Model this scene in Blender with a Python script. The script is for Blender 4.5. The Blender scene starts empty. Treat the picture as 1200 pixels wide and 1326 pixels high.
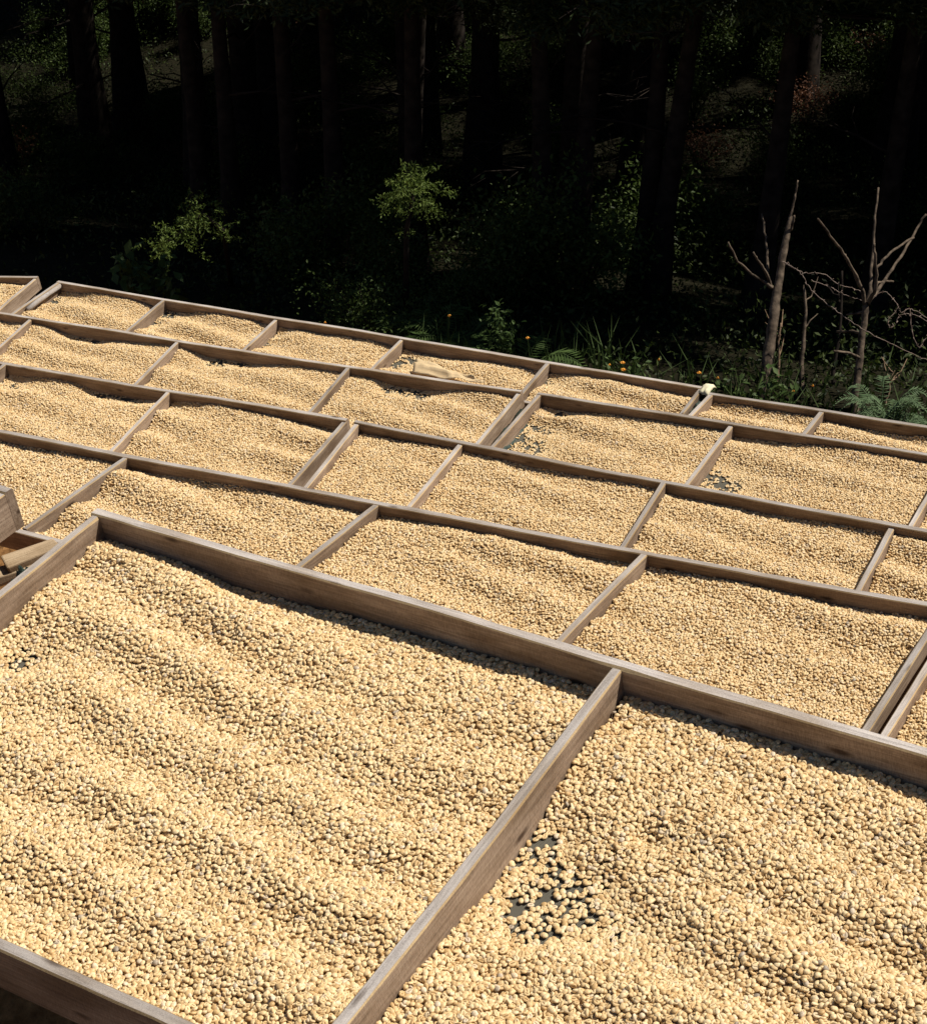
import bpy, math, random
import numpy as np
from mathutils import Vector, Matrix, Euler, Quaternion

# ------------------------------------------------------------------ camera, sky, sun, exposure
rng = np.random.default_rng(7); random.seed(7)
scene = bpy.context.scene
C = scene.collection
FPX = 2336.0; CX, CY = 600.0, 663.0            # focal length and centre in pixels of a 1200 x 1326 frame
PITCH = math.radians(33.0); CAMH = 5.0
cp, sp = math.cos(PITCH), math.sin(PITCH)
CAM = np.array([0.0, 0.0, CAMH])

def c2w(v):                                     # camera axes (right, down, forward) -> world axes
    x, y, z = v
    return np.array([x, z*cp - y*sp, -z*sp - y*cp])

def ray(px, py): return np.array([px-CX, py-CY, FPX])

cam = bpy.data.cameras.new('camera'); camo = bpy.data.objects.new('camera', cam); C.objects.link(camo)
cam.sensor_fit = 'HORIZONTAL'; cam.sensor_width = 36.0; cam.lens = FPX/1200.0*36.0
cam.clip_start = 0.05; cam.clip_end = 600
camo.location = CAM; camo.rotation_euler = (math.pi/2-PITCH, 0, 0)
scene.camera = camo

# frame of the drying trays: a along the rows, b across them, n up from their planes
_A = ray(-3000, -200); _B = ray(2550, -1150)
ca = -_A/np.linalg.norm(_A); cb = _B-(_B@ca)*ca; cb /= np.linalg.norm(cb)
cn = np.cross(ca, cb)
if cn[1] > 0: cn = -cn
aW, bW, nW = c2w(ca), c2w(cb), c2w(cn)
if np.dot(np.cross(aW, bW), nW) < 0: raise RuntimeError('left handed frame')
FR = np.column_stack([aW, bW, nW])
def f2w(p): return CAM + FR @ np.asarray(p, float)       # tray frame -> world
def w2f(p): return FR.T @ (np.asarray(p, float)-CAM)

SUN = FR @ np.array([0.48, 0.50, 0.77]); SUN /= np.linalg.norm(SUN)
world = bpy.data.worlds.new('World'); scene.world = world; world.use_nodes = True
nt = world.node_tree; nt.nodes.clear()
sky = nt.nodes.new('ShaderNodeTexSky'); sky.sky_type = 'NISHITA'; sky.sun_disc = False
sky.sun_elevation = math.asin(SUN[2]); sky.sun_rotation = math.atan2(SUN[0], SUN[1])
sky.altitude = 1500; sky.dust_density = 0.5
bg = nt.nodes.new('ShaderNodeBackground'); bg.inputs['Strength'].default_value = 0.05
wo = nt.nodes.new('ShaderNodeOutputWorld')
nt.links.new(sky.outputs[0], bg.inputs[0]); nt.links.new(bg.outputs[0], wo.inputs[0])
sun = bpy.data.lights.new('sun', 'SUN'); sun.energy = 5.0; sun.angle = math.radians(0.5); sun.color = (1.0, 0.94, 0.84)
suno = bpy.data.objects.new('sun', sun); C.objects.link(suno); suno.location = (6, 0, 14)
suno.rotation_euler = Vector(SUN).to_track_quat('Z', 'Y').to_euler()
scene.view_settings.view_transform = 'Standard'; scene.view_settings.look = 'None'
scene.view_settings.exposure = 0.32; scene.view_settings.gamma = 1.0
scene.view_settings.use_curve_mapping = False

# ------------------------------------------------------------------ helpers
def tag(o, label=None, cat=None, group=None, kind=None):
    if label: o['label'] = label
    if cat: o['category'] = cat
    if group: o['group'] = group
    if kind: o['kind'] = kind
    return o

def mesh_obj(name, verts, faces, mats, parent=None, smooth=False, mat_idx=None):
    me = bpy.data.meshes.new(name)
    me.from_pydata([tuple(map(float, v)) for v in verts], [], faces)
    for m in (mats if isinstance(mats, (list, tuple)) else [mats]): me.materials.append(m)
    if mat_idx is not None: me.polygons.foreach_set('material_index', mat_idx)
    if smooth: me.polygons.foreach_set('use_smooth', [True]*len(me.polygons))
    me.update()
    o = bpy.data.objects.new(name, me); C.objects.link(o)
    if parent: o.parent = parent
    return o

def empty(name, loc=(0, 0, 0), rot=None):
    o = bpy.data.objects.new(name, None); o.empty_display_size = 0.1; C.objects.link(o)
    M = Matrix.Translation(Vector(loc))
    if rot is not None: M = M @ Matrix(rot.tolist()).to_4x4()
    o.matrix_world = M
    return o

def copy_tree(o, parent=None):
    c = o.copy(); C.objects.link(c); c.parent = parent
    for ch in list(o.children): copy_tree(ch, c)
    return c

class VN:                                        # smooth value noise on a hashed lattice
    def __init__(s, seed): s.t = np.random.default_rng(seed).random((256, 256))*2-1
    def __call__(s, x, y):
        x = np.asarray(x, float); y = np.asarray(y, float)
        xi = np.floor(x).astype(int); yi = np.floor(y).astype(int)
        u = x-xi; v = y-yi; u = u*u*(3-2*u); v = v*v*(3-2*v)
        t = s.t; g = lambda i, j: t[i & 255, j & 255]
        return (g(xi, yi)*(1-u)+g(xi+1, yi)*u)*(1-v)+(g(xi, yi+1)*(1-u)+g(xi+1, yi+1)*u)*v
vn1, vn2, vn3 = VN(1), VN(2), VN(3)

def tube(pts, rads, seg=7):                      # tapered tube along a polyline -> verts, faces
    pts = [np.asarray(p, float) for p in pts]; V = []; F = []
    for i, p in enumerate(pts):
        d = pts[min(i+1, len(pts)-1)]-pts[max(i-1, 0)]; d = d/np.linalg.norm(d)
        u = np.cross(d, [0.31, 0.17, 0.93] if abs(d[2]) < 0.9 else [1, 0, 0]); u /= np.linalg.norm(u); w = np.cross(d, u)
        for k in range(seg):
            t = 2*math.pi*k/seg; V.append(p+rads[i]*(math.cos(t)*u+math.sin(t)*w))
    for i in range(len(pts)-1):
        for k in range(seg):
            F.append((i*seg+k, i*seg+(k+1) % seg, (i+1)*seg+(k+1) % seg, (i+1)*seg+k))
    F.append(tuple(range(seg))[::-1]); F.append(tuple(len(V)-seg+k for k in range(seg)))
    return V, F

def merge(*vf):
    V = []; F = []
    for v, f in vf:
        o = len(V); V += list(v); F += [tuple(i+o for i in q) for q in f]
    return V, F

def box(lo, hi):
    x0, y0, z0 = lo; x1, y1, z1 = hi
    V = [(x0,y0,z0),(x1,y0,z0),(x1,y1,z0),(x0,y1,z0),(x0,y0,z1),(x1,y0,z1),(x1,y1,z1),(x0,y1,z1)]
    return V, [(0,3,2,1),(4,5,6,7),(0,1,5,4),(1,2,6,5),(2,3,7,6),(3,0,4,7)]

# ------------------------------------------------------------------ materials
def new_mat(name):
    m = bpy.data.materials.new(name); m.use_nodes = True
    n = m.node_tree; b = n.nodes['Principled BSDF']
    return m, n, b
def N(n, t, **k):
    x = n.nodes.new(t)
    for a, v in k.items(): setattr(x, a, v)
    return x
def ramp(n, src, stops):
    r = N(n, 'ShaderNodeValToRGB'); e = r.color_ramp.elements
    while len(e) < len(stops): e.new(0.5)
    for i, (p, c) in enumerate(stops): e[i].position = p; e[i].color = (*c, 1)
    n.links.new(src, r.inputs[0]); return r

def wood(name, dark, mid, light, stain=0.5, rough=0.85, bump=0.35):
    m, n, b = new_mat(name)
    tc = N(n, 'ShaderNodeTexCoord'); oi = N(n, 'ShaderNodeObjectInfo')
    add = N(n, 'ShaderNodeVectorMath', operation='ADD'); sc = N(n, 'ShaderNodeVectorMath', operation='SCALE')
    cmb = N(n, 'ShaderNodeCombineXYZ')
    for i in range(3): n.links.new(oi.outputs['Random'], cmb.inputs[i])
    sc.inputs['Scale'].default_value = 37.0
    n.links.new(cmb.outputs[0], sc.inputs[0]); n.links.new(tc.outputs['Object'], add.inputs[0]); n.links.new(sc.outputs[0], add.inputs[1])
    mp = N(n, 'ShaderNodeMapping'); mp.inputs['Scale'].default_value = (5.0, 150, 150)
    n.links.new(add.outputs[0], mp.inputs[0])
    g = N(n, 'ShaderNodeTexNoise'); g.inputs['Scale'].default_value = 1.0; g.inputs['Detail'].default_value = 12; g.inputs['Roughness'].default_value = 0.78; g.inputs['Distortion'].default_value = 0.6
    n.links.new(mp.outputs[0], g.inputs[0])
    big = N(n, 'ShaderNodeTexNoise'); big.inputs['Scale'].default_value = 9.0; big.inputs['Detail'].default_value = 6
    mp2 = N(n, 'ShaderNodeMapping'); mp2.inputs['Scale'].default_value = (0.6, 1.6, 1.6)
    n.links.new(add.outputs[0], mp2.inputs[0]); n.links.new(mp2.outputs[0], big.inputs[0])
    # rough-sawn fuzz and saw marks across the grain
    fz = N(n, 'ShaderNodeTexNoise'); fz.inputs['Scale'].default_value = 260; fz.inputs['Detail'].default_value = 6; fz.inputs['Roughness'].default_value = 0.7
    mpf = N(n, 'ShaderNodeMapping'); mpf.inputs['Scale'].default_value = (1.6, 1, 0.35); n.links.new(add.outputs[0], mpf.inputs[0]); n.links.new(mpf.outputs[0], fz.inputs[0])
    ml = N(n, 'ShaderNodeMath', operation='MULTIPLY_ADD'); n.links.new(fz.outputs[0], ml.inputs[0]); ml.inputs[1].default_value = 0.55
    sb = N(n, 'ShaderNodeMath', operation='SUBTRACT'); n.links.new(g.outputs[0], sb.inputs[0]); sb.inputs[1].default_value = 0.275
    n.links.new(sb.outputs[0], ml.inputs[2])
    r = ramp(n, ml.outputs[0], [(0.30, dark), (0.5, mid), (0.70, light)])
    rs = ramp(n, big.outputs[0], [(0.35, (stain, stain*0.92, stain*0.82)), (0.6, (1, 1, 1))])
    mx = N(n, 'ShaderNodeMix', data_type='RGBA', blend_type='MULTIPLY'); mx.inputs[0].default_value = 1.0
    n.links.new(r.outputs[0], mx.inputs[6]); n.links.new(rs.outputs[0], mx.inputs[7])
    # knots
    vo = N(n, 'ShaderNodeTexVoronoi'); vo.inputs['Scale'].default_value = 5.5
    mp3 = N(n, 'ShaderNodeMapping'); mp3.inputs['Scale'].default_value = (0.8, 3.0, 3.0)
    n.links.new(add.outputs[0], mp3.inputs[0]); n.links.new(mp3.outputs[0], vo.inputs[0])
    rk = ramp(n, vo.outputs['Distance'], [(0.05, (0.25, 0.2, 0.17)), (0.14, (1, 1, 1))])
    mk = N(n, 'ShaderNodeMix', data_type='RGBA', blend_type='MULTIPLY'); mk.inputs[0].default_value = 1.0
    n.links.new(mx.outputs[2], mk.inputs[6]); n.links.new(rk.outputs[0], mk.inputs[7])
    hv = N(n, 'ShaderNodeHueSaturation')
    mr = N(n, 'ShaderNodeMapRange'); mr.inputs['To Min'].default_value = 0.78; mr.inputs['To Max'].default_value = 1.18
    n.links.new(oi.outputs['Random'], mr.inputs[0]); n.links.new(mr.outputs[0], hv.inputs['Value']); n.links.new(mk.outputs[2], hv.inputs['Color'])
    n.links.new(hv.outputs[0], b.inputs['Base Color'])
    b.inputs['Roughness'].default_value = rough; b.inputs['Specular IOR Level'].default_value = 0.25
    bp = N(n, 'ShaderNodeBump'); bp.inputs['Strength'].default_value = bump; bp.inputs['Distance'].default_value = 0.003
    n.links.new(ml.outputs[0], bp.inputs['Height']); n.links.new(bp.outputs[0], b.inputs['Normal'])
    return m
M_side = wood('board_side_wood', (0.13, 0.088, 0.058), (0.28, 0.20, 0.14), (0.40, 0.31, 0.225), 0.6)
M_top = wood('board_top_wood', (0.23, 0.20, 0.18), (0.42, 0.375, 0.34), (0.57, 0.51, 0.455), 0.72)
M_edge = wood('worn_edge_wood', (0.26, 0.18, 0.10), (0.42, 0.30, 0.16), (0.55, 0.41, 0.22), 0.7)
M_raw = wood('raw_plank_wood', (0.2, 0.14, 0.085), (0.38, 0.28, 0.175), (0.5, 0.39, 0.26), 0.6)
M_grey = wood('grey_stick_wood', (0.2, 0.18, 0.17), (0.33, 0.3, 0.28), (0.42, 0.4, 0.38), 0.8)

def bean_mat():
    m, n, b = new_mat('parchment_bean')
    oi = N(n, 'ShaderNodeObjectInfo'); tc = N(n, 'ShaderNodeTexCoord')
    r = ramp(n, oi.outputs['Random'], [(0.0, (0.54, 0.35, 0.155)), (0.12, (0.68, 0.47, 0.23)), (0.5, (0.765, 0.57, 0.31)), (0.9, (0.82, 0.65, 0.395)), (0.99, (0.74, 0.61, 0.45))])
    e = r.color_ramp.elements.new(1.0); e.color = (0.30, 0.25, 0.19, 1)
    nz = N(n, 'ShaderNodeTexNoise'); nz.inputs['Scale'].default_value = 420; nz.inputs['Detail'].default_value = 3
    n.links.new(tc.outputs['Object'], nz.inputs[0])
    r2 = ramp(n, nz.outputs[0], [(0.32, (0.72, 0.66, 0.56)), (0.6, (1, 1, 1))])
    mx = N(n, 'ShaderNodeMix', data_type='RGBA', blend_type='MULTIPLY'); mx.inputs[0].default_value = 0.8
    n.links.new(r.outputs[0], mx.inputs[6]); n.links.new(r2.outputs[0], mx.inputs[7])
    n.links.new(mx.outputs[2], b.inputs['Base Color'])
    b.inputs['Roughness'].default_value = 0.55; b.inputs['Specular IOR Level'].default_value = 0.35
    return m
M_bean = bean_mat()

def plain(name, col, rough=0.8, noise=None, scale=20, spec=0.3):
    m, n, b = new_mat(name)
    b.inputs['Roughness'].default_value = rough; b.inputs['Specular IOR Level'].default_value = spec
    if noise:
        tc = N(n, 'ShaderNodeTexCoord'); nz = N(n, 'ShaderNodeTexNoise'); nz.inputs['Scale'].default_value = scale; nz.inputs['Detail'].default_value = 8
        n.links.new(tc.outputs['Object'], nz.inputs[0])
        r = ramp(n, nz.outputs[0], [(0.3, col), (0.7, noise)]); n.links.new(r.outputs[0], b.inputs['Base Color'])
        bp = N(n, 'ShaderNodeBump'); bp.inputs['Strength'].default_value = 0.5; bp.inputs['Distance'].default_value = 0.01
        n.links.new(nz.outputs[0], bp.inputs['Height']); n.links.new(bp.outputs[0], b.inputs['Normal'])
    else: b.inputs['Base Color'].default_value = (*col, 1)
    return m

def net_mat():
    m, n, b = new_mat('woven_netting')
    tc = N(n, 'ShaderNodeTexCoord'); waves = []
    for ax in ('X', 'Y'):
        w = N(n, 'ShaderNodeTexWave', wave_type='BANDS', bands_direction=ax); w.inputs['Scale'].default_value = 110
        w.inputs['Distortion'].default_value = 0.4; n.links.new(tc.outputs['Object'], w.inputs[0]); waves.append(w)
    mx = N(n, 'ShaderNodeMath', operation='MAXIMUM'); n.links.new(waves[0].outputs['Fac'], mx.inputs[0]); n.links.new(waves[1].outputs['Fac'], mx.inputs[1])
    r = ramp(n, mx.outputs[0], [(0.5, (0.022, 0.02, 0.016)), (0.9, (0.16, 0.148, 0.115))])
    n.links.new(r.outputs[0], b.inputs['Base Color']); b.inputs['Roughness'].default_value = 0.85; b.inputs['Specular IOR Level'].default_value = 0.1
    return m
M_net = net_mat()
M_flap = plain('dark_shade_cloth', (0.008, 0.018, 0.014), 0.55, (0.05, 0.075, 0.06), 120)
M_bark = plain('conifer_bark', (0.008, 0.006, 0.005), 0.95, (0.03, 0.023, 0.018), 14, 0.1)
M_dead = plain('brown_dead_bark', (0.022, 0.016, 0.012), 0.9, (0.16, 0.12, 0.085), 26, 0.15)
M_twig = plain('dry_twig', (0.1, 0.06, 0.035), 0.9, (0.24, 0.17, 0.11), 30, 0.15)
M_wire = plain('rusty_wire', (0.08, 0.04, 0.025), 0.6, (0.25, 0.19, 0.15), 60, 0.4)
M_flower = plain('orange_petals', (0.75, 0.36, 0.05), 0.6)
M_pale = plain('cream_cloth', (0.72, 0.66, 0.45), 0.7)

def leaf_mat(name, c1, c2, trans=0.25):
    m, n, b = new_mat(name)
    oi = N(n, 'ShaderNodeObjectInfo'); geo = N(n, 'ShaderNodeNewGeometry')
    r = ramp(n, geo.outputs['Random Per Island'], [(0.0, c1), (1.0, c2)])
    n.links.new(r.outputs[0], b.inputs['Base Color']); b.inputs['Roughness'].default_value = 0.6; b.inputs['Specular IOR Level'].default_value = 0.2
    tr = N(n, 'ShaderNodeBsdfTranslucent'); n.links.new(r.outputs[0], tr.inputs[0])
    ms = N(n, 'ShaderNodeMixShader'); ms.inputs[0].default_value = trans
    out = n.nodes['Material Output']
    n.links.new(b.outputs[0], ms.inputs[1]); n.links.new(tr.outputs[0], ms.inputs[2]); n.links.new(ms.outputs[0], out.inputs[0])
    return m
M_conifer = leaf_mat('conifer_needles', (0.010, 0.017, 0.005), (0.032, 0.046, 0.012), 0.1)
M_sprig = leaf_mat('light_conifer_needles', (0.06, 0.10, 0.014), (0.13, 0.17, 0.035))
M_shrub = leaf_mat('shrub_leaves', (0.02, 0.042, 0.007), (0.07, 0.10, 0.02))
M_fern = leaf_mat('fern_fronds', (0.035, 0.065, 0.014), (0.075, 0.115, 0.032))
M_fernb = leaf_mat('blue_green_fronds', (0.06, 0.10, 0.045), (0.12, 0.175, 0.085))
M_brown = leaf_mat('brown_dead_leaves', (0.05, 0.022, 0.012), (0.14, 0.06, 0.03))

def ground_mat():
    m, n, b = new_mat('soil')
    tc = N(n, 'ShaderNodeTexCoord')
    n1 = N(n, 'ShaderNodeTexNoise'); n1.inputs['Scale'].default_value = 1.6; n1.inputs['Detail'].default_value = 10
    n2 = N(n, 'ShaderNodeTexNoise'); n2.inputs['Scale'].default_value = 30; n2.inputs['Detail'].default_value = 10
    n.links.new(tc.outputs['Object'], n1.inputs[0]); n.links.new(tc.outputs['Object'], n2.inputs[0])
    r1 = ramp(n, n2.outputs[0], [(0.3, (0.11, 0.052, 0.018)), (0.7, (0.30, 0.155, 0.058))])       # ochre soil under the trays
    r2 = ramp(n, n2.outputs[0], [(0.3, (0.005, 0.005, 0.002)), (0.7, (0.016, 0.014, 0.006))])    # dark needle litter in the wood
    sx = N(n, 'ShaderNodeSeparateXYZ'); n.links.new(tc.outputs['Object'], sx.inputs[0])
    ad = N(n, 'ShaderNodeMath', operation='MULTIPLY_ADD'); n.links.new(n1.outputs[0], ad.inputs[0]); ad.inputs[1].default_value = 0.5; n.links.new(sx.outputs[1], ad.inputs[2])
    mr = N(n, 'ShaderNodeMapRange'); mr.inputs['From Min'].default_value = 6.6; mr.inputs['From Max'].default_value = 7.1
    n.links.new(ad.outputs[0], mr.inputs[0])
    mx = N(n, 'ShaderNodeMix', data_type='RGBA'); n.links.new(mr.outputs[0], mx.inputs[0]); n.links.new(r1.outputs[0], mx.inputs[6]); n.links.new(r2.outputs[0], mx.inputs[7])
    n.links.new(mx.outputs[2], b.inputs['Base Color']); b.inputs['Roughness'].default_value = 0.95; b.inputs['Specular IOR Level'].default_value = 0.1
    bp = N(n, 'ShaderNodeBump'); bp.inputs['Strength'].default_value = 0.7; bp.inputs['Distance'].default_value = 0.03
    n.links.new(n2.outputs[0], bp.inputs['Height']); n.links.new(bp.outputs[0], b.inputs['Normal'])
    return m
M_ground = ground_mat()

# ------------------------------------------------------------------ ground (its profile follows the stepped rows, then falls away into the wood)
ROWD = {1: 1.98, 2: 3.17, 3: 3.70, 4: 4.10, 5: 4.24}       # how far each row's board tops lie below the camera, along n
_gb = [-60, 0.5, 2.35, 3.1, 4.0, 4.9, 5.7, 6.6, 7.7, 9.0, 11.5, 15.0, 19.0, 26.0, 90]
_gn = [-2.7, -2.72, -2.75, -3.72, -3.76, -4.25, -4.6, -4.74, -4.82, -5.2, -6.2, -7.0, -6.6, -3.5, 14.0]
def gh(a, b):
    base = np.interp(b, _gb, _gn)
    return base + 0.05*vn1(np.asarray(a)*1.3+40, np.asarray(b)*1.3+40) + 0.012*vn2(np.asarray(a)*9+90, np.asarray(b)*9+90)
xs = np.unique(np.concatenate([np.linspace(-90, -26, 14), np.arange(-26, -12, 0.5), np.arange(-12, 8, 0.12), np.linspace(8, 90, 24)]))
ys = np.unique(np.concatenate([np.linspace(-60, -1, 14), np.arange(-1, 14, 0.12), np.arange(14, 40, 0.5), np.linspace(40, 90, 14)]))
XX, YY = np.meshgrid(xs, ys); ZZ = gh(XX, YY)
nx_, ny_ = len(xs), len(ys)
idx = np.arange(nx_*ny_).reshape(ny_, nx_)
q = np.stack([idx[:-1, :-1], idx[:-1, 1:], idx[1:, 1:], idx[1:, :-1]], -1).reshape(-1, 4)
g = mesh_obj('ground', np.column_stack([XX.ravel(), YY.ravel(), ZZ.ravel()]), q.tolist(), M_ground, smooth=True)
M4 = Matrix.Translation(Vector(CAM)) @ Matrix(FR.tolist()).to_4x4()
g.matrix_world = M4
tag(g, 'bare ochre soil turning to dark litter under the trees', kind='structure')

FRAYc = lambda px, py: FR.T @ c2w(ray(px, py))
def on_row(px, py, row, D=None):                # pixel -> (a, b) on the board-top plane of a row
    r = FRAYc(px, py); t = (ROWD[row] if D is None else D)/-r[2]
    return np.array([r[0]*t, r[1]*t])
def on_ground(px, py):                          # pixel -> world point on the ground
    r = FRAYc(px, py); r = r/np.linalg.norm(r)
    ts = np.arange(1.0, 80, 0.02); P = ts[:, None]*r
    k = np.argmax(P[:, 2] < gh(P[:, 0], P[:, 1]))
    return f2w(P[k])
def at_depth(px, py, z): return CAM + c2w(ray(px, py)/FPX*z)
def depth(p): return float(np.dot(np.asarray(p)-CAM, c2w(np.array([0, 0, 1.0]))))
def world_ground(x, y):                          # ground height under a world (x, y)
    lo, hi = -60.0, 40.0
    for _ in range(50):
        m = (lo+hi)/2; p = w2f((x, y, m))
        if p[2] > gh(p[0], p[1]): hi = m
        else: lo = m
    return (lo+hi)/2

# ------------------------------------------------------------------ drying trays
TH = 0.024
def board(name, p, q_, parent, z0, h, th=TH, seed=0, top=None):
    """a sawn plank from p to q_ (tray frame, metres), its top at z0, hanging h down; thickness centred on the line"""
    p = np.asarray(p, float); q_ = np.asarray(q_, float); d = q_-p; L = float(np.linalg.norm(d)); ang = math.atan2(d[1], d[0])
    r = np.random.default_rng(seed); ns = max(4, int(L/0.07)); V = []; F = []; MI = []
    ph = r.random(4)*6.28; bw = r.normal(0, 0.0022*L)
    c = 0.0022
    for i in range(ns+1):
        t = i/ns; x = t*L
        sag = 0.0022*math.sin(ph[0]+x*2.3)+0.0012*math.sin(ph[1]+x*7.1)+r.normal(0, 0.00035)
        bow = bw*math.sin(math.pi*t)+0.001*math.sin(ph[2]+x*5)+r.normal(0, 0.0003)
        w = th/2*(1+0.05*math.sin(ph[3]+x*4)); ch1 = c*(1+0.6*r.random()); ch2 = c*(1+0.6*r.random())
        if r.random() < 0.05: ch1 += 0.003*r.random()
        if r.random() < 0.05: ch2 += 0.003*r.random()
        V += [(x, bow-w, -h), (x, bow-w, sag-ch1), (x, bow-w+ch1, sag), (x, bow+w-ch2, sag), (x, bow+w, sag-ch2), (x, bow+w, -h)]
    for i in range(ns):
        o = i*6
        for k in range(6):
            F.append((o+k, o+(k+1) % 6, o+6+(k+1) % 6, o+6+k)); MI.append((0, 2, 1, 2, 0, 0)[k])
    F.append(tuple(range(6))); MI.append(0); F.append(tuple(ns*6+k for k in range(6))[::-1]); MI.append(0)
    F = [f[::-1] for f in F]
    o = mesh_obj(name, V, F, [M_side, top or M_top, top or M_edge], parent, mat_idx=MI)
    o.matrix_parent_inverse = Matrix.Identity(4)
    o.location = (p[0], p[1], z0); o.rotation_euler = (0, 0, ang)
    return o

CELLS = []      # (row, D, quad in frame coords [bl, br, fr, fl])
HB = 0.086
def isect(p, q_, r, s):
    p, q_, r, s = map(lambda v: np.asarray(v, float), (p, q_, r, s)); d1 = q_-p; d2 = s-r
    t = ((r[0]-p[0])*d2[1]-(r[1]-p[1])*d2[0])/(d1[0]*d2[1]-d1[1]*d2[0]); return p+t*d1

_seed = [100]
def tray(row, lines, back, front, label, legs=True, hb=HB):
    """lines: cross boards left to right, each (top pixel, bottom pixel) or ('a', a_back, a_front); back and front: two (a, b) points each"""
    D = ROWD[row]; bk = [np.asarray(v, float) for v in back]; ft = [np.asarray(v, float) for v in front]
    X = []
    for l in lines:
        if l[0] == 'a': p, q_ = (l[1], 0.0), (l[2], 1.0); p = (l[1], bk[0][1]); q_ = (l[2], ft[0][1])
        else: p, q_ = on_row(*l[0], row), on_row(*l[1], row)
        X.append((isect(p, q_, bk[0], bk[1]), isect(p, q_, ft[0], ft[1])))
    org = (X[0][0]+X[-1][0]+X[0][1]+X[-1][1])/4
    base = np.array([org[0], org[1], -D-hb])
    root = empty('drying_tray', f2w(base), FR)
    tag(root, label, 'drying tray', 'wooden drying trays in rows')
    L = lambda v: np.array([v[0]-org[0], v[1]-org[1]])
    zt = hb
    ua = (bk[1]-bk[0])/np.linalg.norm(bk[1]-bk[0])
    _seed[0] += 17; s = _seed[0]
    lo, hi = X[0], X[-1]
    nb = np.array([-ua[1], ua[0]])
    board('back_board', L(lo[0]-ua*TH/2-nb*TH/2), L(hi[0]+ua*TH/2-nb*TH/2), root, zt, hb, seed=s)
    board('front_board', L(lo[1]-ua*TH/2), L(hi[1]+ua*TH/2), root, zt-0.003, hb-0.003, seed=s+1)
    for i, (p, q_) in enumerate(X):
        d = (q_-p)/np.linalg.norm(q_-p)
        nm = 'end_board' if i in (0, len(X)-1) else 'divider_board'
        board(nm, L(p+d*(TH+0.0006)), L(q_-d*(TH/2+0.0006)), root, zt-0.0025-0.001*((s+i) % 3), hb-0.004, seed=s+3+i)
    # netting stretched under the frame
    V = []; nseg = 24
    for i in range(nseg+1):
        t = i/nseg
        for j in range(5):
            u = j/4; pt = (lo[0]*(1-t)+hi[0]*t)*(1-u)+(lo[1]*(1-t)+hi[1]*t)*u
            v = L(pt); V.append((v[0], v[1], 0.0125+0.0008*math.sin(math.pi*u)*math.sin(t*40)))
    F = [(i*5+j, i*5+j+1, (i+1)*5+j+1, (i+1)*5+j) for i in range(nseg) for j in range(4)]
    mesh_obj('netting', V, F, M_net, root, smooth=True)
    # bearers under the tray and legs standing on the ground
    for k, u in enumerate((0.16, 0.84)):
        p = lo[0]*(1-u)+lo[1]*u; q_ = hi[0]*(1-u)+hi[1]*u
        board('bearer', L(p), L(q_), root, -0.006, 0.07, th=0.045, seed=s+30+k, top=M_side)
        n_l = max(2, int(np.linalg.norm(q_-p)/1.4)+1)
        for i in range(n_l):
            t = (i+0.12)/(n_l-1+0.24)
            pt = p*(1-t)+q_*t; top_w = f2w((pt[0], pt[1], -D-hb-0.03)); gz = world_ground(top_w[0], top_w[1])-0.05
            hgt = top_w[2]-gz
            v, f = box((-0.03, -0.03, -hgt), (0.03, 0.03, 0.0))
            o = mesh_obj('leg', v, f, M_side, root)
            o.matrix_world = Matrix.Translation(Vector(top_w))
            bpy.context.view_layer.update() if False else None
            o.matrix_parent_inverse = root.matrix_world.inverted()
    for i in range(len(X)-1):
        CELLS.append((row, D, hb, [X[i][0], X[i+1][0], X[i+1][1], X[i][1]]))
    return root, X

u15 = lambda row: ROWD[row]/1.5
def bl(row, pts): return [on_row(*p, row) for p in pts]
def ext(p, q_, k):  # point beyond q_ by factor
    p = np.asarray(p); q_ = np.asarray(q_); return q_+(q_-p)*k
# row 1, raised in front
b1 = bl(1, [(128, 657), (1200, 967)]); f1 = bl(1, [(0, 1222), (240, 1330)])
f1[1] = f1[0]+np.array([1.0, 0.012])
k1 = u15(1)
t1b, X1 = tray(1, [((130, 660), (0, 766)), ((796, 866), (437, 1326)), ('a', -0.06*k1, -0.04*k1)], b1, f1,
    'big raised tray of coffee with one bare mesh patch beside its divider board', hb=0.104)
bL = on_row(11, 630, 1); dirL = (b1[1]-b1[0])/np.linalg.norm(b1[1]-b1[0])
bkL = [bL-dirL*1.2, bL]; ftL = [bL-dirL*1.2+np.array([0, -1.0]), bL+np.array([0.02, -1.0])]
tray(1, [('a', bL[0]-1.1, bL[0]-1.08), ('a', bL[0], bL[0]+0.016)], bkL, ftL, 'raised tray corner with dark cloth hanging off it beside loose planks', hb=0.104)
# row 2
b2 = bl(2, [(0, 553.5), (1200, 778)]); 
f2 = [on_row(30, 686, 2), on_row(30, 686, 2)+np.array([3.0, 0.13])]
k2 = u15(2)
t2, X2 = tray(2, [('a', -2.72*k2, -2.72*k2), ((166, 588), (22, 690)), ((497, 645), (390, 730)), ((838, 712), (725, 828)), ((1203, 815), (1122, 942))], b2, f2,
    'four-cell drying tray directly behind the big raised tray')
tray(2, [((1230, 815), (1146, 949)), ('a', -0.2*k2, -0.2*k2), ('a', 0.25*k2, 0.25*k2)], b2, [f2[0], f2[1]], 'drying tray end abutting the four-cell tray behind the big raised tray')
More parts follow.
